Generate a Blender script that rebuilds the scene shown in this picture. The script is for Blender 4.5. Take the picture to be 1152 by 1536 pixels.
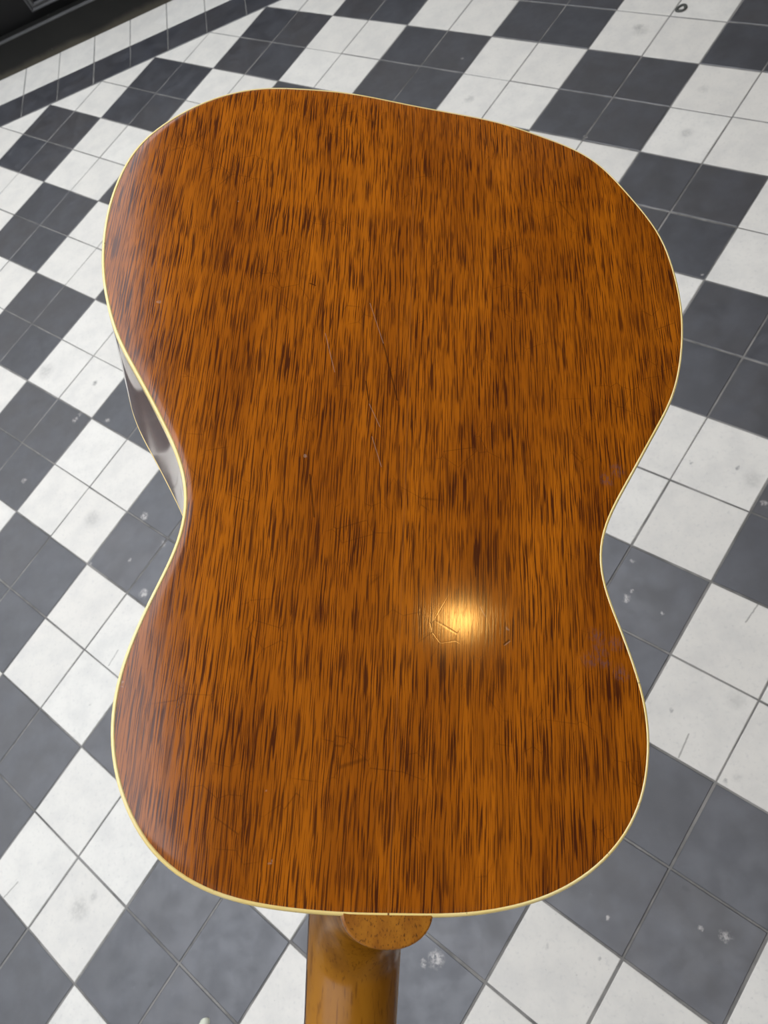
import bpy, bmesh, math, random
from mathutils import Vector, Matrix, noise
random.seed(7)
scene = bpy.context.scene
COL = scene.collection
for o in list(bpy.data.objects):
    bpy.data.objects.remove(o)

# ------------------------------------------------------------------ camera
CAM_R = Matrix(((0.9383172, -0.2849512, -0.1958662),
                (-0.1580942, -0.8573270, 0.4898946),
                (-0.3075174, -0.4287112, -0.8494938)))      # columns: image right, image down, view direction
CAM_T = Vector((-0.444847, -1.961115, 1.390188))
FPX = 1177.38
cd = bpy.data.cameras.new('camera')
cam = bpy.data.objects.new('camera', cd)
COL.objects.link(cam)
x, y, z = CAM_R.col
m = Matrix((x, -y, -z)).transposed().to_4x4()
m.translation = CAM_T
cam.matrix_world = m
cd.sensor_fit = 'HORIZONTAL'
cd.sensor_width = 36.0
cd.lens = 36.0 * FPX / 1152.0
cd.clip_start = 0.01
cd.dof.use_dof = True
cd.dof.focus_distance = 0.47
cd.dof.aperture_fstop = 30.0
scene.camera = cam

# ------------------------------------------------------------------ world, lamps, exposure
vs = scene.view_settings
scene.display_settings.display_device = 'sRGB'
vs.view_transform = 'Standard'
vs.look = 'None'
vs.gamma = 1.0
vs.use_curve_mapping = False
vs.exposure = 0.84

w = bpy.data.worlds.new('overcast_sky')
scene.world = w
w.use_nodes = True
nt = w.node_tree
nt.nodes.clear()
tc = nt.nodes.new('ShaderNodeTexCoord')
sp = nt.nodes.new('ShaderNodeSeparateXYZ')
nt.links.new(tc.outputs['Generated'], sp.inputs[0])
cr = nt.nodes.new('ShaderNodeValToRGB')
cr.color_ramp.elements[0].position = 0.0
cr.color_ramp.elements[0].color = (0.66, 0.69, 0.75, 1)
cr.color_ramp.elements[1].position = 1.0
cr.color_ramp.elements[1].color = (0.91, 0.945, 1.03, 1)
nt.links.new(sp.outputs['Z'], cr.inputs[0])
bg = nt.nodes.new('ShaderNodeBackground')
bg.inputs['Strength'].default_value = 1.9
nt.links.new(cr.outputs[0], bg.inputs[0])
wo = nt.nodes.new('ShaderNodeOutputWorld')
nt.links.new(bg.outputs[0], wo.inputs[0])


def spot(name, loc, aim, energy, color, size, radius=0.035, blend=0.6):
    l = bpy.data.lights.new(name, 'SPOT')
    l.energy = energy
    l.color = color
    l.spot_size = math.radians(size)
    l.spot_blend = blend
    l.shadow_soft_size = radius
    o = bpy.data.objects.new(name, l)
    COL.objects.link(o)
    o.location = loc
    o.rotation_euler = (Vector(aim) - Vector(loc)).to_track_quat('-Z', 'Y').to_euler()
    return o


# warm downlights of the canopy on the right-hand side
spot('ceiling_spotlight', (1.36, -1.87, 2.90), (-0.2, -1.8, 0.0), 7.5, (1.0, 0.52, 0.13), 80, 0.06)

# ------------------------------------------------------------------ node helpers
class NT:
    def __init__(self, name):
        self.m = bpy.data.materials.new(name)
        self.m.use_nodes = True
        self.t = self.m.node_tree
        self.b = self.t.nodes['Principled BSDF']

    def n(self, kind, **kw):
        nd = self.t.nodes.new('ShaderNode' + kind)
        for k, v in kw.items():
            setattr(nd, k, v)
        return nd

    def put(self, sock, v):
        if hasattr(v, 'is_linked'):
            self.t.links.new(v, sock)
        elif v is not None:
            if isinstance(v, (tuple, list, Vector)) and sock.type == 'RGBA' and len(v) == 3:
                v = tuple(v) + (1,)
            sock.default_value = v

    def set(self, **kw):
        for k, v in kw.items():
            self.put(self.b.inputs[k.replace('_', ' ')], v)

    def math(self, op, a, b=None, c=None, clamp=False):
        nd = self.n('Math', operation=op, use_clamp=clamp)
        for i, v in enumerate((a, b, c)):
            if v is not None:
                self.put(nd.inputs[i], v)
        return nd.outputs[0]

    def vec(self, op, a, b=None, out=0, scale=None):
        nd = self.n('VectorMath', operation=op)
        self.put(nd.inputs[0], a)
        if b is not None:
            self.put(nd.inputs[1], b)
        if scale is not None:
            self.put(nd.inputs['Scale'], scale)
        return nd.outputs[out]

    def noise(self, co, scale=1.0, detail=3.0, rough=0.55, color=False):
        nd = self.n('TexNoise')
        self.put(nd.inputs['Vector'], co)
        nd.inputs['Scale'].default_value = scale
        nd.inputs['Detail'].default_value = detail
        nd.inputs['Roughness'].default_value = rough
        return nd.outputs['Color' if color else 'Fac']

    def remap(self, v, a, b, c=0.0, d=1.0, smooth=True):
        nd = self.n('MapRange', interpolation_type='SMOOTHSTEP' if smooth else 'LINEAR')
        self.put(nd.inputs[0], v)
        for i, k in enumerate((a, b, c, d)):
            nd.inputs[i + 1].default_value = k
        return nd.outputs[0]

    def mix(self, f, a, b, blend='MIX'):
        nd = self.n('Mix', data_type='RGBA', blend_type=blend)
        self.put(nd.inputs[0], f)
        self.put(nd.inputs[6], a)
        self.put(nd.inputs[7], b)
        return nd.outputs[2]

    def bump(self, h, strength, dist):
        nd = self.n('Bump')
        nd.inputs['Strength'].default_value = strength
        nd.inputs['Distance'].default_value = dist
        self.put(nd.inputs['Height'], h)
        return nd.outputs[0]

    def objco(self):
        return self.n('TexCoord').outputs['Object']

    def pos(self):
        return self.n('NewGeometry').outputs['Position']

    def dot_mask(self, co, p, r, hard=0.5):
        d = self.vec('DISTANCE', co, (p[0], p[1], 0), out=1)
        return self.remap(d, r * hard, r, 1, 0)

    def seg_mask(self, co, a, b, wdt):
        a, b = Vector((a[0], a[1], 0)), Vector((b[0], b[1], 0))
        ab = b - a
        ap = self.vec('SUBTRACT', co, tuple(a))
        t = self.math('MULTIPLY', self.vec('DOT_PRODUCT', ap, tuple(ab), out=1), 1.0 / ab.length_squared, clamp=True)
        q = self.vec('SCALE', tuple(ab), scale=t)
        d = self.vec('DISTANCE', ap, q, out=1)
        return self.remap(d, wdt * 0.4, wdt, 1, 0)

    def maxall(self, ms):
        r = ms[0]
        for k in ms[1:]:
            r = self.math('MAXIMUM', r, k)
        return r


# ------------------------------------------------------------------ materials of the floor and the shopfront
S = 0.15                       # tile pitch
R2 = math.sqrt(2)
LIGHT = [[-1.534, -0.624, 0.0087], [-1.52, -0.609, 0.0052], [-1.437, -0.661, 0.0085], [-1.333, -0.983, 0.0109], [-1.372, -1.087, 0.0061], [-1.284, -1.073, 0.0076], [-1.337, -1.181, 0.0118], [-1.681, -0.761, 0.0085], [-1.477, -1.066, 0.0046], [-0.326, -1.411, 0.0048], [-0.357, -1.474, 0.0071], [-0.344, -1.464, 0.0036], [-0.308, -1.518, 0.0029], [-0.079, -1.37, 0.0071], [-0.814, -1.972, 0.0138], [-0.837, -1.975, 0.0053], [-0.408, -1.995, 0.0039], [-0.378, -2.01, 0.0087], [-0.536, -1.959, 0.0031], [-0.404, -1.591, 0.0035], [-0.308, 0.172, 0.0047], [-0.097, -0.31, 0.0049], [0.0, -0.833, 0.0035]]
DARK = [[-1.478, -0.523, 0.0106, 0.8], [-1.637, -0.416, 0.0332, 0.3], [-1.475, -0.942, 0.0288, 0.3], [-0.303, -1.804, 0.0042, 0.7], [-0.346, -1.68, 0.0039, 0.7], [-0.563, -2.009, 0.004, 0.7], [-0.095, -1.288, 0.0049, 0.7], [-0.166, -1.251, 0.0038, 0.6], [-0.327, -0.009, 0.018, 0.35], [0.132, 0.006, 0.0173, 0.55], [0.135, -0.012, 0.0275, 0.3], [0.109, -0.42, 0.0186, 0.3], [0.19, -0.301, 0.0159, 0.25], [-1.479, -1.787, 0.0274, 0.35], [-1.449, -1.773, 0.0125, 0.3], [-0.079, -1.32, 0.0218, 0.25], [-0.245, -1.689, 0.0195, 0.22], [-1.467, -1.4, 0.0056, 0.5], [-0.637, -1.982, 0.0062, 0.3], [-0.286, -1.802, 0.0094, 0.2]]
DARK_ON_BLACK = [[-1.33, -1.931, 0.007, 0.5], [-1.568, -1.874, 0.0147, 0.3], [-0.412, -1.941, 0.006, 0.5]]
CRACK = [([-0.155, -1.544], [-0.185, -1.569]), ([-0.333, -1.724], [-0.36, -1.756]), ([-1.4, -1.296], [-1.423, -1.325]), ([-1.62, -1.717], [-1.65, -1.739])]


def tile_random(k):
    """a random value per tile, from the tile's place in the grid"""
    p = k.pos()
    u = k.math('FLOOR', k.math('DIVIDE', k.vec('DOT_PRODUCT', p, (1 / R2, -1 / R2, 0), out=1), S))
    v = k.math('FLOOR', k.math('DIVIDE', k.vec('DOT_PRODUCT', p, (-1 / R2, -1 / R2, 0), out=1), S))
    c = k.n('CombineXYZ')
    k.put(c.inputs[0], u)
    k.put(c.inputs[1], v)
    wn = k.n('TexWhiteNoise', noise_dimensions='3D')
    k.put(wn.inputs['Vector'], c.outputs[0])
    return wn.outputs['Value'], wn.outputs['Color']


def flat_warped(k, amp, sc):
    """floor position with a small wobble, height removed, so that stains get ragged outlines"""
    p = k.vec('MULTIPLY', k.pos(), (1, 1, 0))
    nz = k.vec('SUBTRACT', k.noise(p, sc, 3, 0.6, color=True), (0.5, 0.5, 0.5))
    return k.vec('MULTIPLY', k.vec('ADD', p, k.vec('SCALE', nz, scale=amp)), (1, 1, 0))


def mat_white():
    k = NT('white_tile')
    rv, rc = tile_random(k)
    p = k.pos()
    base = k.mix(rv, (0.72, 0.695, 0.63), (0.77, 0.75, 0.685))
    cloud = k.remap(k.noise(p, 16, 5, 0.62), 0.36, 0.70)
    base = k.mix(k.math('MULTIPLY', cloud, 0.45), base, (0.57, 0.56, 0.525))
    fine = k.remap(k.noise(p, 140, 3, 0.6), 0.52, 0.80)
    base = k.mix(k.math('MULTIPLY', fine, 0.5), base, (0.52, 0.51, 0.48))
    pale = k.remap(k.noise(p, 9, 4, 0.6), 0.55, 0.75)
    base = k.mix(k.math('MULTIPLY', pale, 0.25), base, (0.74, 0.71, 0.64))
    fw = flat_warped(k, 0.016, 90)
    grime = k.math('MULTIPLY', k.remap(k.noise(p, 120, 3, 0.7), 0.25, 0.65), 1.0)
    st = k.maxall([k.math('MULTIPLY', k.dot_mask(fw, d, d[2] * 1.1, 0.15), d[3]) for d in DARK])
    st = k.math('MULTIPLY', st, k.math('ADD', k.math('MULTIPLY', grime, 0.7), 0.3))
    base = k.mix(st, base, (0.14, 0.14, 0.135))
    ck = k.maxall([k.seg_mask(flat_warped(k, 0.003, 160), a, b, 0.0016) for a, b in CRACK])
    base = k.mix(k.math('MULTIPLY', ck, 0.65), base, (0.20, 0.19, 0.16))
    pit = k.remap(k.noise(p, 210, 1, 0.5), 0.74, 0.80)
    base = k.mix(k.math('MULTIPLY', pit, 0.35), base, (0.30, 0.29, 0.27))
    k.set(Base_Color=base, Roughness=0.55, Specular_IOR_Level=0.4,
          Normal=k.bump(k.noise(p, 260, 3, 0.6), 0.15, 0.0006))
    return k.m


def mat_black():
    k = NT('black_tile')
    rv, rc = tile_random(k)
    p = k.pos()
    base = k.mix(rv, (0.032, 0.034, 0.041), (0.045, 0.043, 0.045))
    cloud = k.remap(k.noise(p, 14, 5, 0.62), 0.38, 0.68)
    base = k.mix(k.math('MULTIPLY', cloud, 0.55), base, (0.062, 0.066, 0.078))
    scuff = k.remap(k.noise(p, 48, 5, 0.7), 0.60, 0.78)
    base = k.mix(k.math('MULTIPLY', scuff, 0.20), base, (0.14, 0.14, 0.15))
    fw = flat_warped(k, 0.018, 95)
    grime = k.remap(k.noise(p, 150, 4, 0.75), 0.36, 0.60)
    st = k.maxall([k.dot_mask(fw, d, d[2] * 1.25, 0.2) for d in LIGHT])
    st = k.math('MULTIPLY', st, grime)
    base = k.mix(k.math('MULTIPLY', st, 0.85), base, (0.52, 0.49, 0.45))
    dk = k.maxall([k.math('MULTIPLY', k.dot_mask(fw, d, d[2] * 1.2, 0.2), d[3]) for d in DARK_ON_BLACK])
    base = k.mix(dk, base, (0.015, 0.015, 0.016))
    rough = k.remap(k.noise(p, 22, 4, 0.6), 0.3, 0.7, 0.38, 0.52)
    k.set(Base_Color=base, Roughness=rough, IOR=1.85, Specular_IOR_Level=0.5,
          Normal=k.bump(k.noise(p, 240, 3, 0.6), 0.15, 0.0006))
    return k.m


def mat_grout():
    k = NT('grout')
    p = k.pos()
    base = k.mix(k.remap(k.noise(p, 9, 4, 0.65), 0.35, 0.65), (0.13, 0.127, 0.117), (0.27, 0.26, 0.24))
    k.set(Base_Color=base, Roughness=0.9, Normal=k.bump(k.noise(p, 500, 3), 0.4, 0.001))
    return k.m


def mat_paint(name, col, rough=0.4, dirt=False):
    k = NT(name)
    p = k.pos()
    base = k.mix(k.remap(k.noise(p, 6, 4, 0.6), 0.35, 0.7), col, tuple(c * 1.35 for c in col))
    if dirt:
        sep = k.n('SeparateXYZ')
        k.put(sep.inputs[0], p)
        low = k.remap(k.math('ADD', sep.outputs['Z'], k.math('MULTIPLY', k.noise(p, 7, 4, 0.6), -0.035)), -0.012, 0.014, 1, 0)
        base = k.mix(k.math('MULTIPLY', low, 0.8), base, (0.085, 0.075, 0.055))
        speck = k.remap(k.noise(p, 60, 1, 0.5), 0.78, 0.82)
        base = k.mix(speck, base, (0.10, 0.10, 0.09))
    k.set(Base_Color=base, Roughness=rough, Specular_IOR_Level=0.3, Normal=k.bump(k.noise(p, 90, 3), 0.1, 0.001))
    return k.m


M_WHITE, M_BLACK, M_GROUT = mat_white(), mat_black(), mat_grout()
M_PLINTH = mat_paint('black_gloss_plinth', (0.008, 0.008, 0.0068), 0.5, True)
M_FRONT = mat_paint('black_gloss_front', (0.005, 0.005, 0.005), 0.4)
M_LEDGE = mat_paint('grey_edge_highlight', (0.075, 0.075, 0.075), 0.45)  # ledge and mouldings; the ledge's edge highlight is put into this paler grey
M_SOFFIT = mat_paint('dark_soffit_paint', (0.24, 0.20, 0.15), 0.7)


# ------------------------------------------------------------------ mesh helpers
def link(name, me, mat=None, parent=None, kind=None):
    o = bpy.data.objects.new(name, me)
    COL.objects.link(o)
    if mat and me and not me.materials:
        me.materials.append(mat)
    if parent:
        o.parent = parent
    if kind:
        o['kind'] = kind
    return o


def mesh(name, verts, faces, smooth=False):
    me = bpy.data.meshes.new(name)
    me.from_pydata([tuple(v) for v in verts], [], faces)
    bm = bmesh.new()
    bm.from_mesh(me)
    bmesh.ops.recalc_face_normals(bm, faces=bm.faces)
    bm.to_mesh(me)
    bm.free()
    if smooth:
        for p in me.polygons:
            p.use_smooth = True
    me.update()
    return me


def box_mesh(name, x0, x1, y0, y1, z0, z1, bevel=0.0, seg=2):
    bm = bmesh.new()
    bmesh.ops.create_cube(bm, size=1)
    for v in bm.verts:
        v.co = Vector(((x0 + x1) / 2 + v.co.x * (x1 - x0), (y0 + y1) / 2 + v.co.y * (y1 - y0), (z0 + z1) / 2 + v.co.z * (z1 - z0)))
    if bevel:
        bmesh.ops.bevel(bm, geom=bm.edges[:], offset=bevel, segments=seg, affect='EDGES')
    me = bpy.data.meshes.new(name)
    bm.to_mesh(me)
    bm.free()
    return me


# ------------------------------------------------------------------ floor: grout bed + tiles laid diagonally to the shopfront
X0, X1, Y0, YW = -4.6, 2.9, -3.1, 7.68 * S
Y_IN, Y_MID = 5.657 * S, 6.57 * S          # edges of the black strip and the white strip along the shopfront
TILE_T, BED = 0.012, -0.0008
floor = link('floor', box_mesh('floor', X0 - 0.1, X1 + 0.1, Y0 - 0.1, YW + 0.3, -0.08, BED), M_GROUT, None, 'structure')
GAP, BEV = 0.0031, 0.0011


def prism_tile(pts, jit=0.0):
    """a tile from its ground polygon (counter-clockwise): sides, a small bevel and a flat top at z = 0"""
    n = len(pts)
    c = Vector((0, 0))
    for p in pts:
        c += Vector(p) / n
    def inset(d):
        out = []
        for i in range(n):
            a, b, e = Vector(pts[i - 1]), Vector(pts[i]), Vector(pts[(i + 1) % n])
            d1, d2 = (b - a).normalized(), (e - b).normalized()
            n1, n2 = Vector((-d1.y, d1.x)), Vector((-d2.y, d2.x))
            bis = (n1 + n2)
            bis = bis / max(0.3, bis.length_squared / 2) / 1.0
            out.append(b + bis * d * (1.0))
        return out
    r0, r1 = inset(GAP / 2), inset(GAP / 2 + BEV)
    v = [(q.x, q.y, -TILE_T) for q in r0] + [(q.x, q.y, -BEV * 0.8) for q in r0] + [(q.x, q.y, 0) for q in r1]
    f = [tuple(range(2 * n, 3 * n))]
    for i in range(n):
        j = (i + 1) % n
        f.append((i, j, n + j, n + i))
        f.append((n + i, n + j, 2 * n + j, 2 * n + i))
    return v, f


def uv2xy(u, v):
    return ((u - v) / R2 * S, -(u + v) / R2 * S)


def px(p):
    d = CAM_R.transposed() @ (Vector((p[0], p[1], 0)) - CAM_T)
    if d.z < 0.05:
        return None
    return (d.x / d.z * FPX + 576, d.y / d.z * FPX + 768)


def in_view(poly):
    q = [px(p) for p in poly] + [px((sum(p[0] for p in poly) / len(poly), sum(p[1] for p in poly) / len(poly)))]
    q = [a for a in q if a]
    if not q:
        return False
    xs, ys = [a[0] for a in q], [a[1] for a in q]
    return max(xs) > -6 and min(xs) < 1158 and max(ys) > -6 and min(ys) < 1542


def ccw(pts):
    a = sum(pts[i - 1][0] * pts[i][1] - pts[i][0] * pts[i - 1][1] for i in range(len(pts)))
    return pts if a > 0 else pts[::-1]


h = S / R2
SQ = ccw([(0, -h), (h, 0), (0, h), (-h, 0)])
sv, sf = prism_tile(SQ)
ME_SQ = {}
for nm, mt in (('white', M_WHITE), ('black', M_BLACK)):
    ME_SQ[nm] = mesh('tile_' + nm, sv, sf)
    ME_SQ[nm].materials.append(mt)
rest = {'white': ([], []), 'black': ([], [])}


def add_tile(poly, tone, shared=None):
    """poly in floor coordinates; visible tiles are objects of their own, those outside the frame are joined"""
    if in_view(poly):
        jx, jy, jr = random.gauss(0, 0.0004), random.gauss(0, 0.0004), random.gauss(0, 0.0022)
        tx, ty = random.gauss(0, 0.0012), random.gauss(0, 0.0012)
        cx, cy = sum(p[0] for p in poly) / len(poly), sum(p[1] for p in poly) / len(poly)
        if shared is None:
            v, f = prism_tile(ccw([(p[0] - cx, p[1] - cy) for p in poly]))
            shared = mesh('tile', v, f)
            shared.materials.append(M_WHITE if tone == 'white' else M_BLACK)
        o = link('tile', shared, None, floor)
        o['label'] = tone + ' floor tile'
        o.location = (cx + jx, cy + jy, random.uniform(-0.0003, 0.0003))
        o.rotation_euler = (tx, ty, jr)
        return True
    v, f = prism_tile(ccw(list(poly)))
    V, F = rest[tone]
    b = len(V)
    V.extend(v)
    F.extend([tuple(i + b for i in q) for q in f])
    return False


count = 0
for i in range(-60, 60):
    for j in range(-60, 62):
        poly = [uv2xy(i, j), uv2xy(i + 1, j), uv2xy(i + 1, j + 1), uv2xy(i, j + 1)]
        cx, cy = uv2xy(i + .5, j + .5)
        if cx < X0 + h or cx > X1 - h or cy < Y0 + h or i + j < -9:
            continue
        tone = 'black' if ((i // 2) + (j // 2)) % 2 == 0 else 'white'
        if i + j == -9:                       # cut to a triangle along the border strip
            poly = [uv2xy(i + 1, j), uv2xy(i + 1, j + 1), uv2xy(i, j + 1)]
            count += add_tile(poly, tone)
        else:
            count += add_tile(poly, tone, ME_SQ[tone])
k0 = int(X0 / S)
for kk in range(k0, int(X1 / S) - 1):
    a, b = (kk + 0.86) * S, (kk + 1.86) * S
    count += add_tile([(a, Y_IN), (b, Y_IN), (b, Y_MID), (a, Y_MID)], 'black')
    count += add_tile([(a, Y_MID), (b, Y_MID), (b, YW + 0.004), (a, YW + 0.004)], 'white')
for tone, mt in (('white', M_WHITE), ('black', M_BLACK)):
    o = link('tile_field', mesh('tile_field', *rest[tone]), mt, floor, 'stuff')
print('tiles in view', count)

# ------------------------------------------------------------------ shopfront along the top of the picture
ZL = 0.112
wall = link('wall_back', box_mesh('wall_back', X0, X1, YW + 0.050, YW + 0.20, 0.0, 0.44), M_FRONT, None, 'structure')
M_STONE = mat_paint('pale_bounce_render', (0.68, 0.665, 0.62), 0.9)  # unseen upper wall surface, made pale to bounce light onto the floor
link('upper_wall', box_mesh('upper_wall', X0, X1, YW + 0.070, YW + 0.20, 0.44, 3.0), M_STONE, wall)
link('sill', box_mesh('sill', X0, X1, YW + 0.030, YW + 0.080, 0.425, 0.455, 0.004), M_FRONT, wall)
base = link('baseboard_back', box_mesh('baseboard_back', X0, X1, YW, YW + 0.050, 0.0, ZL - 0.002, 0.001), M_PLINTH, None, 'structure')
prof = [(-0.001, -0.004), (-0.003, -0.001), (-0.0015, 0.002), (0.004, 0.0030), (0.009, 0.0030), (0.009, -0.004)]
vv, ff = [], []
for xx in (X0, X1):
    vv += [(xx, YW + a, ZL + b - 0.002) for a, b in prof]
n = len(prof)
ff = [(i, (i + 1) % n, n + (i + 1) % n, n + i) for i in range(n)] + [tuple(range(n)), tuple(range(2 * n - 1, n - 1, -1))]
link('ledge', mesh('ledge', vv, ff), M_LEDGE, base)


def frame(name, xa, xb, za, zb, yb, prof, mat, parent):
    """mitred moulding: profile (inward, outward) swept round a rectangle on the wall face y = yb"""
    vv, ff = [], []
    n = len(prof)
    for d, t in prof:
        for (cx, cz, sx, sz) in ((xa, za, 1, 1), (xb, za, -1, 1), (xb, zb, -1, -1), (xa, zb, 1, -1)):
            vv.append((cx + sx * d, yb - t, cz + sz * d))
    for q in range(n - 1):
        for c in range(4):
            c2 = (c + 1) % 4
            ff.append((q * 4 + c, q * 4 + c2, (q + 1) * 4 + c2, (q + 1) * 4 + c))
    return link(name, mesh(name, vv, ff), mat, parent)


MP = [(0, 0), (0.0, 0.008), (0.003, 0.012), (0.007, 0.011), (0.010, 0.006), (0.013, 0.006), (0.016, 0.009), (0.021, 0.009), (0.024, 0.003), (0.024, 0.0)]
for (xa, xb) in ((-1.685, -0.75), (-0.43, 0.50), (0.82, 1.75), (-2.94, -2.005)):
    frame('panel_moulding', xa, xb, 0.138, 0.385, YW + 0.050, MP, M_LEDGE, wall)
    link('panel', box_mesh('panel', xa + 0.03, xb - 0.03, YW + 0.046, YW + 0.052, 0.18, 0.35, 0.001, 1), M_FRONT, wall)

# unseen walls far left and behind the camera, added to narrow the skylight
link('added_wall_left', box_mesh('added_wall_left', X0 - 0.15, X0, Y0, YW + 0.05, 0.0, 4.4), M_STONE, None, 'structure')
M_STONE2 = mat_paint('grey_render', (0.22, 0.21, 0.20), 0.9)
link('added_wall_front', box_mesh('added_wall_front', X0, X1 - 0.1, Y0 - 0.15, Y0, 0.0, 4.4), M_STONE2, None, 'structure')

# the dark canopy and the return of the shopfront on the right
link('ceiling', box_mesh('ceiling', 0.05, X1 + 0.05, Y0, YW + 0.20, 3.0, 3.15), M_SOFFIT, None, 'structure')
link('wall_right', box_mesh('wall_right', X1 - 0.1, X1 + 0.05, Y0, YW + 0.05, 0.0, 3.0), M_FRONT, None, 'structure')

# ------------------------------------------------------------------ guitar materials
SCR = [([-0.0488, 0.1944], [-0.0419, 0.219]), ([-0.0242, 0.1694], [-0.0153, 0.1959]), ([-0.0216, 0.2366], [-0.0151, 0.2499]), ([-0.0192, 0.2565], [-0.0133, 0.2737]), ([0.0545, 0.3645], [0.0573, 0.3622]), ([0.0414, 0.3457], [0.0443, 0.3506])]
SCR_D = [([-0.0153, 0.1959], [-0.006, 0.2319]), ([-0.0241, 0.2225], [-0.0221, 0.2342]), ([-0.0509, 0.2828], [-0.047, 0.306]), ([-0.0599, 0.1611], [-0.0567, 0.162]), ([0.0540, 0.3640], [0.0568, 0.3617])]
DOT = [[-0.1424, 0.1872], [-0.107, 0.1072], [-0.1292, 0.3952], [-0.128, 0.3973], [-0.0544, 0.2728], [-0.0538, 0.4688], [-0.0585, 0.4384], [0.056, 0.3552]]
BLUE = [[0.105, 0.3558], [0.1065, 0.3627], [0.1081, 0.3684], [0.1161, 0.3584], [0.1171, 0.3739], [0.1007, 0.3683], [0.1164, 0.2653], [0.123, 0.2581]]


def mat_back():
    k = NT('mahogany_back')
    co = k.objco()
    flat = k.vec('MULTIPLY', co, (1, 1, 0))
    wob = k.vec('SUBTRACT', k.noise(flat, 14, 3, 0.5, color=True), (0.5, 0.5, 0.5))
    g = k.vec('ADD', flat, k.vec('MULTIPLY', wob, (0.0025, 0.0, 0.0)))
    tone = k.remap(k.noise(k.vec('MULTIPLY', g, (26, 5, 1)), 1, 4, 0.6), 0.32, 0.68)
    base = k.mix(tone, (0.31, 0.082, 0.0045), (0.50, 0.143, 0.0065))
    band = k.remap(k.noise(k.vec('MULTIPLY', g, (160, 7, 1)), 1, 3, 0.6), 0.35, 0.68)
    base = k.mix(k.math('MULTIPLY', band, 0.35), base, (0.19, 0.050, 0.004))
    patch = k.remap(k.noise(k.vec('MULTIPLY', g, (30, 16, 1)), 1, 2, 0.5), 0.3, 0.7, 0.85, 1.1)
    # open pores: short dark streaks along the grain, three sizes
    p1 = k.remap(k.noise(k.vec('MULTIPLY', g, (1250, 30, 1)), 1, 1.5, 0.55), 0.535, 0.61)
    p2 = k.remap(k.noise(k.vec('MULTIPLY', k.vec('ADD', g, (3.1, 1.7, 0)), (2100, 44, 1)), 1, 1.0, 0.5), 0.55, 0.63)
    p3 = k.remap(k.noise(k.vec('MULTIPLY', k.vec('ADD', g, (7.7, 4.2, 0)), (800, 20, 1)), 1, 2.0, 0.6), 0.575, 0.65)
    pore = k.math('MULTIPLY', k.maxall([p1, k.math('MULTIPLY', p2, 0.85), k.math('MULTIPLY', p3, 0.6)]), patch, clamp=True)
    base = k.mix(k.math('MULTIPLY', pore, 0.90), base, (0.045, 0.010, 0.005))
    sep = k.n('SeparateXYZ')
    k.put(sep.inputs[0], co)
    seam = k.remap(k.math('ABSOLUTE', sep.outputs['X']), 0.0001, 0.00055, 1, 0)
    base = k.mix(k.math('MULTIPLY', seam, 0.45), base, (0.30, 0.10, 0.02))
    # lacquer checking: hair-fine cross lines
    chk = k.n('TexVoronoi', feature='DISTANCE_TO_EDGE')
    k.put(chk.inputs['Vector'], k.vec('MULTIPLY', g, (75, 60, 1)))
    chk.inputs['Scale'].default_value = 1.0
    line = k.math('MULTIPLY', k.remap(chk.outputs['Distance'], 0.0, 0.018, 1, 0), k.remap(k.noise(flat, 22, 2), 0.52, 0.62))
    base = k.mix(k.math('MULTIPLY', line, 0.45), base, (0.06, 0.018, 0.004))
    fw = k.vec('MULTIPLY', k.vec('ADD', flat, k.vec('SCALE', k.vec('SUBTRACT', k.noise(flat, 260, 2, 0.6, color=True), (0.5, 0.5, 0.5)), scale=0.006)), (1, 1, 0))
    rag = k.remap(k.noise(k.vec('MULTIPLY', flat, (900, 350, 1)), 1, 3, 0.6), 0.42, 0.60)
    bl = k.math('MULTIPLY', k.maxall([k.dot_mask(fw, b, 0.0062, 0.1) for b in BLUE]), rag)
    base = k.mix(k.math('MULTIPLY', bl, 0.5), base, (0.12, 0.075, 0.085))
    sd = k.maxall([k.seg_mask(flat, a, b, 0.0006) for a, b in SCR_D])
    base = k.mix(k.math('MULTIPLY', sd, 0.7), base, (0.04, 0.012, 0.004))
    sl = k.maxall([k.seg_mask(flat, a, b, 0.0003) for a, b in SCR] + [k.dot_mask(fw, d, 0.0009, 0.3) for d in DOT])
    base = k.mix(k.math('MULTIPLY', sl, 0.28), base, (0.55, 0.42, 0.32))
    hgt = k.math('SUBTRACT', k.math('MULTIPLY', pore, -0.6), k.math('MULTIPLY', line, 0.8))
    hgt = k.math('ADD', hgt, k.math('MULTIPLY', k.noise(k.vec('MULTIPLY', flat, (500, 160, 1)), 1, 3, 0.6), 0.5))
    nrm = k.bump(hgt, 0.03, 0.00025)
    k.set(Base_Color=base, Roughness=0.5, Specular_IOR_Level=0.0, Coat_Weight=1.0, Coat_Roughness=0.11, Coat_IOR=1.5,
          Normal=nrm)
    k.put(k.b.inputs['Coat Normal'], nrm)
    return k.m


def mat_wood(name, c1, c2, cp, sc, pore_sc, coat=0.06, pore_amt=0.6, cw=1.0):
    k = NT(name)
    co = k.objco()
    base = k.mix(k.remap(k.noise(k.vec('MULTIPLY', co, sc), 1, 4, 0.6), 0.3, 0.7), c1, c2)
    pore = k.remap(k.noise(k.vec('MULTIPLY', co, pore_sc), 1, 2, 0.6), 0.54, 0.70)
    base = k.mix(k.math('MULTIPLY', pore, pore_amt), base, cp)
    k.set(Base_Color=base, Roughness=0.5, Specular_IOR_Level=0.0, Coat_Weight=cw, Coat_Roughness=coat, Coat_IOR=1.5)
    return k.m


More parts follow.
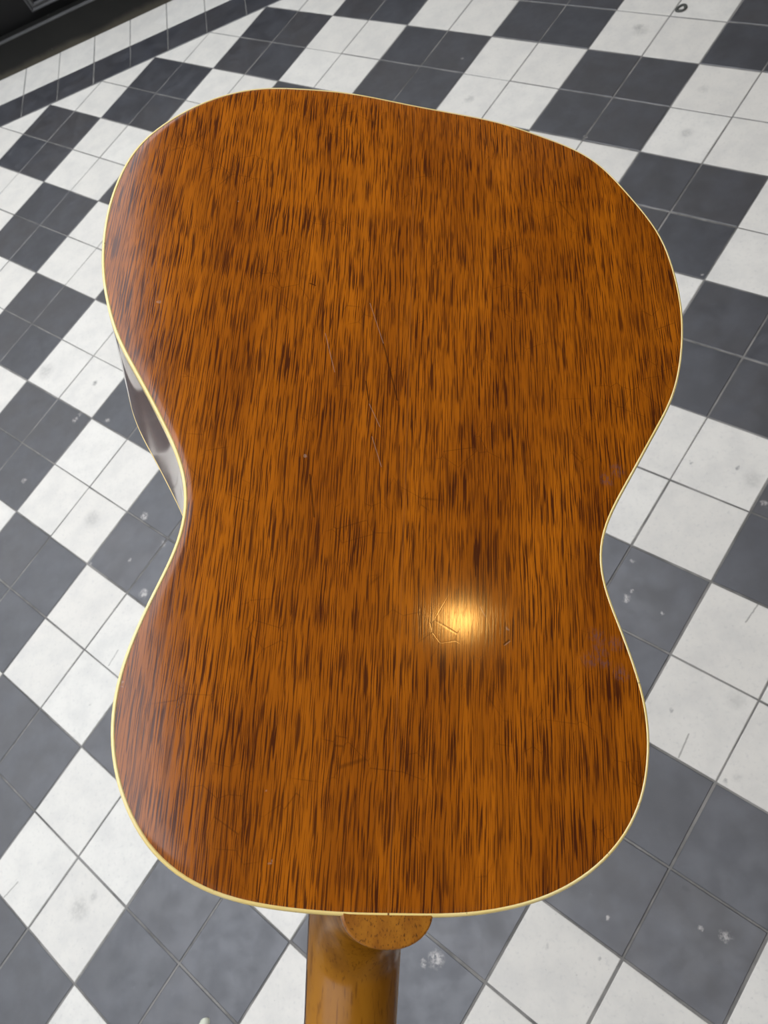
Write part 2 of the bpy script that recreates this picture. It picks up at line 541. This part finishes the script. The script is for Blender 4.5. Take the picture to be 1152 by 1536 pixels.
def mat_binding():
    k = NT('cream_binding')
    co = k.objco()
    sep = k.n('SeparateXYZ')
    k.put(sep.inputs[0], co)
    base = k.mix(k.remap(k.noise(co, 30, 3), 0.35, 0.65), (0.90, 0.68, 0.23), (0.93, 0.76, 0.34))
    gap = k.math('MULTIPLY', k.remap(k.math('ABSOLUTE', k.math('SUBTRACT', sep.outputs['X'], 0.0002)), 0.0002, 0.0006, 1, 0), k.remap(sep.outputs['Y'], 0.40, 0.41))
    tick = k.math('MULTIPLY', k.remap(k.noise(co, 420, 1), 0.72, 0.78), 0.5)
    base = k.mix(k.math('MAXIMUM', gap, tick), base, (0.16, 0.06, 0.015))
    k.set(Base_Color=base, Roughness=0.35, Coat_Weight=0.6, Coat_Roughness=0.12)
    return k.m


def mat_plain(name, col, rough, metal=0.0):
    k = NT(name)
    co = k.objco()
    base = k.mix(k.noise(co, 60, 3), col, tuple(c * 0.75 for c in col))
    k.set(Base_Color=base, Roughness=rough, Metallic=metal)
    return k.m


M_BACK = mat_back()
M_SIDE = mat_wood('mahogany_side', (0.075, 0.020, 0.005), (0.13, 0.038, 0.008), (0.03, 0.01, 0.004), (14, 14, 160), (60, 60, 900), 0.05)
M_CAP = mat_wood('heel_cap_wood', (0.25, 0.085, 0.008), (0.38, 0.145, 0.012), (0.065, 0.018, 0.004), (160, 90, 60), (1100, 480, 300), 0.3, 0.9)
M_NECK = mat_wood('mahogany_neck', (0.20, 0.074, 0.005), (0.34, 0.138, 0.010), (0.10, 0.03, 0.005), (45, 12, 45), (700, 90, 500), 0.24, 0.5, 0.5)
M_BIND = mat_binding()
M_SPRUCE = mat_wood('spruce_top', (0.50, 0.30, 0.12), (0.58, 0.37, 0.16), (0.40, 0.22, 0.08), (300, 6, 6), (900, 12, 12), 0.08, 0.4)
M_ROSE = mat_wood('rosewood', (0.030, 0.013, 0.008), (0.055, 0.024, 0.012), (0.012, 0.006, 0.004), (60, 8, 60), (900, 60, 900), 0.3)
M_DARK = mat_plain('dark_hollow', (0.02, 0.014, 0.01), 0.9)
M_NICKEL = mat_plain('nickel', (0.55, 0.53, 0.50), 0.3, 1.0)
M_IVORY = mat_plain('ivory_button', (0.62, 0.56, 0.42), 0.4)

# ------------------------------------------------------------------ guitar: body coordinates x across, y from tail to neck, z from back to top
OUT = [[-0.0822,0.0008],[-0.0994,0.0045],[-0.1208,0.0146],[-0.1409,0.0303],[-0.1538,0.045],[-0.1644,0.0602],[-0.1722,0.0766],[-0.1771,0.0963],[-0.1796,0.1174],[-0.1794,0.1412],[-0.1774,0.1584],[-0.174,0.1765],[-0.1701,0.188],[-0.1655,0.2013],[-0.1585,0.2161],[-0.1501,0.2293],[-0.1407,0.2442],[-0.1312,0.2596],[-0.1242,0.2719],[-0.1182,0.2842],[-0.1152,0.2936],[-0.1135,0.3011],[-0.1128,0.3104],[-0.1132,0.3186],[-0.1146,0.3284],[-0.1184,0.343],[-0.1235,0.3588],[-0.127,0.3733],[-0.1298,0.3857],[-0.1311,0.3977],[-0.131,0.4078],[-0.1302,0.4169],[-0.1283,0.4266],[-0.1251,0.4363],[-0.1198,0.4472],[-0.1123,0.4586],[-0.1038,0.4675],[-0.0948,0.4741],[-0.0835,0.4798],[-0.0699,0.4843],[-0.0557,0.4869],[-0.0431,0.4883],[-0.0305,0.4891],[-0.0155,0.4897],[0.0025,0.4894],[0.0208,0.4892],[0.0361,0.4884],[0.0548,0.4854],[0.07,0.4817],[0.083,0.4765],[0.0949,0.47],[0.106,0.4617],[0.116,0.4509],[0.1237,0.4387],[0.1288,0.4245],[0.131,0.4093],[0.1316,0.3974],[0.13,0.3853],[0.1266,0.3713],[0.1217,0.3552],[0.1166,0.3407],[0.1125,0.3267],[0.1114,0.316],[0.1122,0.306],[0.1135,0.2993],[0.1164,0.2913],[0.1247,0.2746],[0.1379,0.2517],[0.1519,0.2274],[0.1637,0.2059],[0.1716,0.1842],[0.1767,0.1619],[0.1792,0.1413],[0.1795,0.1225],[0.1775,0.1014],[0.1727,0.079],[0.1651,0.0624],[0.155,0.0471],[0.145,0.0335],[0.1308,0.0183],[0.1125,0.0085],[0.0829,0.0011],[0.067,-0.0018],[0.0473,-0.0034],[0.016,-0.0033],[-0.0145,-0.0037],[-0.0415,-0.0043],[-0.0693,-0.0016]]


def resample(pts, n, passes):
    P = [Vector((a, b)) for a, b in pts]
    m_ = len(P)
    dense = []
    for i in range(m_):                                   # Catmull-Rom, 12 steps per span
        p0, p1, p2, p3 = P[i - 1], P[i], P[(i + 1) % m_], P[(i + 2) % m_]
        for s in range(12):
            t = s / 12
            dense.append(0.5 * ((2 * p1) + (p2 - p0) * t + (2 * p0 - 5 * p1 + 4 * p2 - p3) * t * t + (3 * p1 - p0 - 3 * p2 + p3) * t ** 3))
    L = [0.0]
    for i in range(len(dense)):
        L.append(L[-1] + (dense[(i + 1) % len(dense)] - dense[i]).length)
    out, j = [], 0
    for q in range(n):
        s = L[-1] * q / n
        while L[j + 1] < s:
            j += 1
        f = (s - L[j]) / max(1e-9, L[j + 1] - L[j])
        out.append(dense[j].lerp(dense[(j + 1) % len(dense)], f))
    for _ in range(passes):                               # Taubin smoothing keeps the size
        for lam in (0.5, -0.52):
            out = [out[i] + lam * ((out[i - 1] + out[(i + 1) % n]) / 2 - out[i]) for i in range(n)]
    return out


N = 320
RIM = resample(OUT, N, 160)
if sum(RIM[i - 1].x * RIM[i].y - RIM[i].x * RIM[i - 1].y for i in range(N)) < 0:
    RIM.reverse()
NRM = []
for i in range(N):                                        # outward normals
    t = (RIM[(i + 1) % N] - RIM[i - 1]).normalized()
    NRM.append(Vector((t.y, -t.x)))


def zb(x, y):                                             # arch of the back
    return (x * x + (y - 0.225) ** 2) / 7.2


def zf(y):                                                # plane of the top: the body is deeper at the tail
    return 0.116 - 0.032 * y


guitar = bpy.data.objects.new('acoustic_guitar', None)
COL.objects.link(guitar)
guitar.empty_display_size = 0.1
BR = Matrix(((0.8636573, -0.2253335, -0.4509112), (-0.1694079, -0.9722433, 0.1613814), (-0.4747600, -0.0629903, -0.8778583)))
gm = BR.to_4x4()
gm.translation = Vector((-0.4482124, -1.4705075, 1.0554417))
guitar.matrix_world = gm
guitar['label'] = 'acoustic guitar seen from behind, glossy amber mahogany back with cream binding, above checkered tiles'
guitar['category'] = 'guitar'


def ring(d, zfun):
    out = []
    for i in range(N):
        p = RIM[i] - NRM[i] * d
        out.append((p.x, p.y, zfun(p.x, p.y)))
    return out


def strips(rings, close_first=False, close_last=False):
    V, F = [], []
    for r in rings:
        V.extend(r)
    for a in range(len(rings) - 1):
        for i in range(N):
            j = (i + 1) % N
            F.append((a * N + i, a * N + j, (a + 1) * N + j, (a + 1) * N + i))
    return V, F


BW = 0.0017                                               # width of the binding on the back
edge = ring(BW, lambda x, y: zb(x, y) + 0.00018)
r2 = ring(BW + 0.0012, lambda x, y: zb(x, y) + 0.00005)
r3 = ring(BW + 0.003, zb)
rings = [edge, r2, r3]
C0 = Vector((0, 0.262))
for t in [1 - q / 30 for q in range(1, 30)]:
    rr = []
    for (px_, py_, _) in r3:
        p = C0 + (Vector((px_, py_)) - C0) * t
        rr.append((p.x, p.y, zb(p.x, p.y)))
    rings.append(rr)
V, F = strips(rings)
V.append((C0.x, C0.y, zb(C0.x, C0.y)))
last = (len(rings) - 1) * N
F += [(last + i, last + (i + 1) % N, len(V) - 1) for i in range(N)]
back = link('back', mesh('back', V, F, True), M_BACK, guitar)


def binding(name, z0, sgn):
    e = 0.0007
    rr = [ring(BW, lambda x, y: z0(x, y) + sgn * 0.0050),
          ring(BW, lambda x, y: z0(x, y) + sgn * 0.00012),
          ring(BW * 0.55, lambda x, y: z0(x, y) + sgn * 0.0001),
          ring(e * 0.8, lambda x, y: z0(x, y) + sgn * 0.00022),
          ring(e * 0.25, lambda x, y: z0(x, y) + sgn * 0.0005),
          ring(-0.0001, lambda x, y: z0(x, y) + sgn * 0.0011),
          ring(-0.0001, lambda x, y: z0(x, y) + sgn * 0.0050),
          ring(0.0003, lambda x, y: z0(x, y) + sgn * 0.0052)]
    V, F = strips(rr)
    return link(name, mesh(name, V, F, True), M_BIND, guitar)


binding('back_binding', zb, 1)
binding('top_binding', lambda x, y: zf(y), -1)
V, F = strips([ring(0, lambda x, y, q=q: (zb(x, y) + 0.004) * (1 - q / 6) + (zf(y) - 0.004) * q / 6) for q in range(7)])
link('side', mesh('side', V, F, True), M_SIDE, guitar)

# soundboard with its sound hole, rosette ring and bridge, on the face turned to the floor
HC, HR = Vector((0, 0.335)), 0.048
hole = []
ordered = []
for (px_, py_, _) in ring(BW, lambda x, y: 0):
    d = (Vector((px_, py_)) - HC).normalized() * HR
    hole.append(HC + d)
V, F = [], []
outer = [(a, b, zf(b) - 0.0001) for a, b, _ in ring(BW, lambda x, y: 0)]
for t in [q / 8 for q in range(9)]:
    for i in range(N):
        p = Vector(outer[i][:2]).lerp(hole[i], t)
        V.append((p.x, p.y, zf(p.y) - 0.0001))
for i in range(N):
    V.append((hole[i].x, hole[i].y, zf(hole[i].y) - 0.003))
for a in range(9):
    for i in range(N):
        j = (i + 1) % N
        F.append((a * N + i, a * N + j, (a + 1) * N + j, (a + 1) * N + i))
link('soundboard', mesh('soundboard', V, F, True), M_SPRUCE, guitar)
bm = bmesh.new()
bmesh.ops.create_cube(bm, size=1)
for v in bm.verts:
    v.co = Vector((v.co.x * 0.152, 0.143 + v.co.y * 0.026, zf(0.143) + 0.0044 + v.co.z * 0.009))
bmesh.ops.bevel(bm, geom=bm.edges[:], offset=0.0025, segments=2, affect='EDGES')
me = bpy.data.meshes.new('bridge')
bm.to_mesh(me)
bm.free()
bridge = link('bridge', me, M_ROSE, guitar)
link('saddle', box_mesh('saddle', -0.037, 0.037, 0.1475, 0.1500, zf(0.148) + 0.0085, zf(0.148) + 0.0115, 0.0006), M_IVORY, bridge)

# neck with heel, one skin: heel slices + half-round neck, fused and smoothed
Y_B, Y_NUT = 0.4885, 0.837
def neck_top(y):
    return zf(Y_B) + 0.004 + 0.012 * (y - Y_B)
def half_w(y):
    return 0.0264 - 0.0040 * (y - Y_B) / 0.12 if y < Y_B + 0.06 else 0.0244 - 0.0030 * (y - Y_B - 0.06) / 0.29
bm = bmesh.new()
def loft(secs):
    n_ = len(secs[0])
    vs_ = [[bm.verts.new(p) for p in s] for s in secs]
    for a in range(len(secs) - 1):
        for i in range(n_):
            j = (i + 1) % n_
            bm.faces.new((vs_[a][i], vs_[a][j], vs_[a + 1][j], vs_[a + 1][i]))
    bm.faces.new(vs_[0])
    bm.faces.new(vs_[-1][::-1])
secs = []
for q in range(41):
    y_ = Y_B - 0.012 + (Y_NUT - Y_B + 0.012) * q / 40
    w_, zt = half_w(y_), neck_top(y_)
    s_ = []
    for a in range(29):
        th = math.pi * a / 28
        cxx, szz = math.cos(th), math.sin(th)
        s_.append((w_ * cxx, y_, zt - 0.0225 * szz))
    s_.append((-w_, y_, zt + 0.0005))
    s_.append((w_, y_, zt + 0.0005))
    secs.append(s_)
loft(secs)
secs = []
for q in range(25):
    t = q / 24
    z_ = 0.0120 + (zf(Y_B) - 0.003 - 0.0120) * t
    w_ = 0.0205 + 0.0046 * t ** 1.4
    l_ = 0.0155 + 0.004 * t + 0.050 * t ** 5
    s_ = []
    for a in range(33):
        th = math.pi * a / 32
        cxx, syy = math.cos(th), math.sin(th)
        s_.append((w_ * math.copysign(abs(cxx) ** 0.9, cxx), Y_B - 0.001 + l_ * syy, z_))
    s_.append((-w_, Y_B - 0.004, z_))
    s_.append((w_, Y_B - 0.004, z_))
    secs.append(s_)
loft(secs)
bmesh.ops.recalc_face_normals(bm, faces=bm.faces)
me = bpy.data.meshes.new('neck_blank')
bm.to_mesh(me)
bm.free()
tmp = bpy.data.objects.new('neck_blank', me)
COL.objects.link(tmp)
md = tmp.modifiers.new('r', 'REMESH')
md.mode = 'VOXEL'
md.voxel_size = 0.0014
ms = tmp.modifiers.new('s', 'SMOOTH')
ms.factor = 0.5
ms.iterations = 14
dg = bpy.context.evaluated_depsgraph_get()
dg.update()
me2 = bpy.data.meshes.new_from_object(tmp.evaluated_get(dg))
me2.name = 'neck'
bpy.data.objects.remove(tmp)
for p in me2.polygons:
    p.use_smooth = True
me2.materials.clear()
neck = link('neck', me2, M_NECK, guitar)

# heel cap: a thin D-shaped plate closing the heel flush with the back
V, F = [], []
sec = []
for a in range(41):
    th = math.pi * a / 40
    cxx, syy = math.cos(th), math.sin(th)
    sec.append((math.copysign(abs(cxx) ** 0.92, cxx), syy))
K = len(sec)
lev = [(0.0200, 0.0142, 0.0030), (0.0206, 0.0150, 0.0033), (0.0209, 0.0153, 0.0040), (0.0209, 0.0154, 0.0095)]
for w_, l_, z_ in lev:
    V += [(w_ * a, Y_B - 0.0012 + l_ * b, z_ + 0.0068) for a, b in sec]
for q in range(len(lev) - 1):
    for i in range(K):
        j = (i + 1) % K
        F.append((q * K + i, q * K + j, (q + 1) * K + j, (q + 1) * K + i))
F.append(tuple(range(K)))
F.append(tuple(range((len(lev) - 1) * K, len(lev) * K))[::-1])
cap = link('heel_cap', mesh('heel_cap', V, F), M_CAP, guitar)

# fretboard, headstock and tuners continue below the frame
V, F = [], []
secs = []
for q in range(31):
    y_ = 0.40 + (Y_NUT - 0.40) * q / 30
    w_ = half_w(max(y_, Y_B)) - 0.0003
    zt = max(zf(y_), neck_top(y_) if y_ > Y_B else zf(y_)) + 0.0003
    V += [(-w_, y_, zt), (w_, y_, zt), (w_, y_, zt + 0.005), (0, y_, zt + 0.0060), (-w_, y_, zt + 0.005)]
for q in range(30):
    for i in range(5):
        j = (i + 1) % 5
        F.append((q * 5 + i, q * 5 + j, q * 5 + 5 + j, q * 5 + 5 + i))
F += [(0, 1, 2, 3, 4), tuple(range(154, 149, -1))]
fb = link('fretboard', mesh('fretboard', V, F), M_ROSE, guitar)
yf = [Y_NUT - 0.6287 * (1 - 2 ** (-q / 12)) for q in range(1, 19)]
for y_ in yf:
    if y_ > 0.405:
        w_ = half_w(max(y_, Y_B)) - 0.0006
        zt = max(zf(y_), neck_top(y_) if y_ > Y_B else zf(y_)) + 0.0056
        link('fret', box_mesh('fret', -w_, w_, y_ - 0.001, y_ + 0.001, zt, zt + 0.0013, 0.0004, 1), M_NICKEL, fb)
HW = [(0.022, 0.0), (0.026, 0.012), (0.0345, 0.03), (0.0375, 0.15), (0.030, 0.172), (0.012, 0.178)]
pl = [(w_, d) for w_, d in HW] + [(-w_, d) for w_, d in HW[::-1]]
def hz(d):
    return neck_top(Y_NUT) - 0.002 - d * 0.28
V = [(a, Y_NUT - 0.004 + d, hz(d) + 0.002) for a, d in pl] + [(a, Y_NUT - 0.004 + d, hz(d) - 0.013) for a, d in pl]
n = len(pl)
F = [tuple(range(n)), tuple(range(2 * n - 1, n - 1, -1))] + [(i, (i + 1) % n, n + (i + 1) % n, n + i) for i in range(n)]
head = link('headstock', mesh('headstock', V, F), M_NECK, guitar)
def cyl(name, p, axis, r, l, mat, parent, seg=14):
    bm = bmesh.new()
    bmesh.ops.create_cone(bm, cap_ends=True, segments=seg, radius1=r, radius2=r * 0.92, depth=l)
    q = Vector(axis).to_track_quat('Z', 'Y').to_matrix().to_4x4()
    q.translation = Vector(p)
    bmesh.ops.transform(bm, matrix=q, verts=bm.verts)
    me = bpy.data.meshes.new(name)
    bm.to_mesh(me)
    bm.free()
    return link(name, me, mat, parent)
for sx in (-1, 1):
    for d in (0.045, 0.085, 0.125):
        zz = hz(d) - 0.016
        t_ = link('tuner', box_mesh('tuner', sx * 0.029 - 0.008, sx * 0.029 + 0.008, Y_NUT + d - 0.013, Y_NUT + d + 0.005, zz - 0.003, zz + 0.004, 0.0015), M_NICKEL, head)
        cyl('shaft', (sx * 0.041, Y_NUT + d - 0.004, zz), (sx, 0, 0), 0.0018, 0.012, M_NICKEL, t_)
        cyl('button', (sx * 0.052, Y_NUT + d - 0.004, zz), (sx, 0, 0), 0.0065, 0.012, M_IVORY, t_)

# ------------------------------------------------------------------ small things lying on the floor
bm = bmesh.new()
segs, rs = 40, 10
vs_ = []
for i in range(segs):
    a = 2 * math.pi * i / segs
    row = []
    for j in range(rs):
        b = 2 * math.pi * j / rs
        rr = 0.0100 + 0.0040 * math.cos(b) + 0.0006 * math.sin(3 * a)
        row.append(bm.verts.new((1.18 * rr * math.cos(a), 0.95 * rr * math.sin(a), 0.0016 + 0.0016 * math.sin(b))))
    vs_.append(row)
for i in range(segs):
    for j in range(rs):
        bm.faces.new((vs_[i][j], vs_[(i + 1) % segs][j], vs_[(i + 1) % segs][(j + 1) % rs], vs_[i][(j + 1) % rs]))
bmesh.ops.recalc_face_normals(bm, faces=bm.faces)
me = bpy.data.meshes.new('ring')
bm.to_mesh(me)
bm.free()
for p in me.polygons:
    p.use_smooth = True
o = link('ring', me, mat_plain('dark_rubber', (0.075, 0.078, 0.070), 0.6))
o.location = (0.244, 0.010, 0.0002)
o.rotation_euler = (0, 0, 0.5)
o['label'] = 'small dark grey ring lying on a white tile near the top right corner'
o['category'] = 'ring'

# pale scrap: a curled, rounded flake at the bottom edge of the picture
bm = bmesh.new()
nu, nv = 14, 12
grid = []
for lay in range(2):
    rows = []
    for i in range(nu):
        row = []
        for j in range(nv):
            a, b = i / (nu - 1) * 2 - 1, j / (nv - 1)
            wdt = 0.0105 * (1 - max(0, 0.40 - b * 2.6) ** 2 * 0.9)
            xx = a * wdt
            yy = -0.040 * b + 0.004 * a * (1 - b) - 0.004 * a * a * (1 - b)
            zz = 0.0060 + 0.0022 * (1 - a * a) - 0.004 * (1 - b) ** 3 + (0.0014 if lay else 0)
            row.append(bm.verts.new((xx, yy, zz - 0.0052 * abs(a) ** 3)))
        rows.append(row)
    grid.append(rows)
for lay in range(2):
    for i in range(nu - 1):
        for j in range(nv - 1):
            bm.faces.new((grid[lay][i][j], grid[lay][i + 1][j], grid[lay][i + 1][j + 1], grid[lay][i][j + 1]))
def rim_of(g):
    return g[0][:] + [g[i][-1] for i in range(1, nu)] + g[-1][-2::-1] + [g[i][0] for i in range(nu - 2, 0, -1)]
ra, rb = rim_of(grid[0]), rim_of(grid[1])
for i in range(len(ra)):
    j = (i + 1) % len(ra)
    bm.faces.new((ra[i], ra[j], rb[j], rb[i]))
bmesh.ops.recalc_face_normals(bm, faces=bm.faces)
me = bpy.data.meshes.new('leaf_scrap')
bm.to_mesh(me)
bm.free()
for p in me.polygons:
    p.use_smooth = True
o = link('leaf_scrap', me, mat_plain('pale_dry_leaf', (0.70, 0.72, 0.58), 0.6))
o.location = (-1.226, -1.996, 0.0)
o.rotation_euler = (0, 0, -0.25)
o['label'] = 'small pale cream scrap lying on a dark grey tile at the bottom edge'
o['category'] = 'scrap'
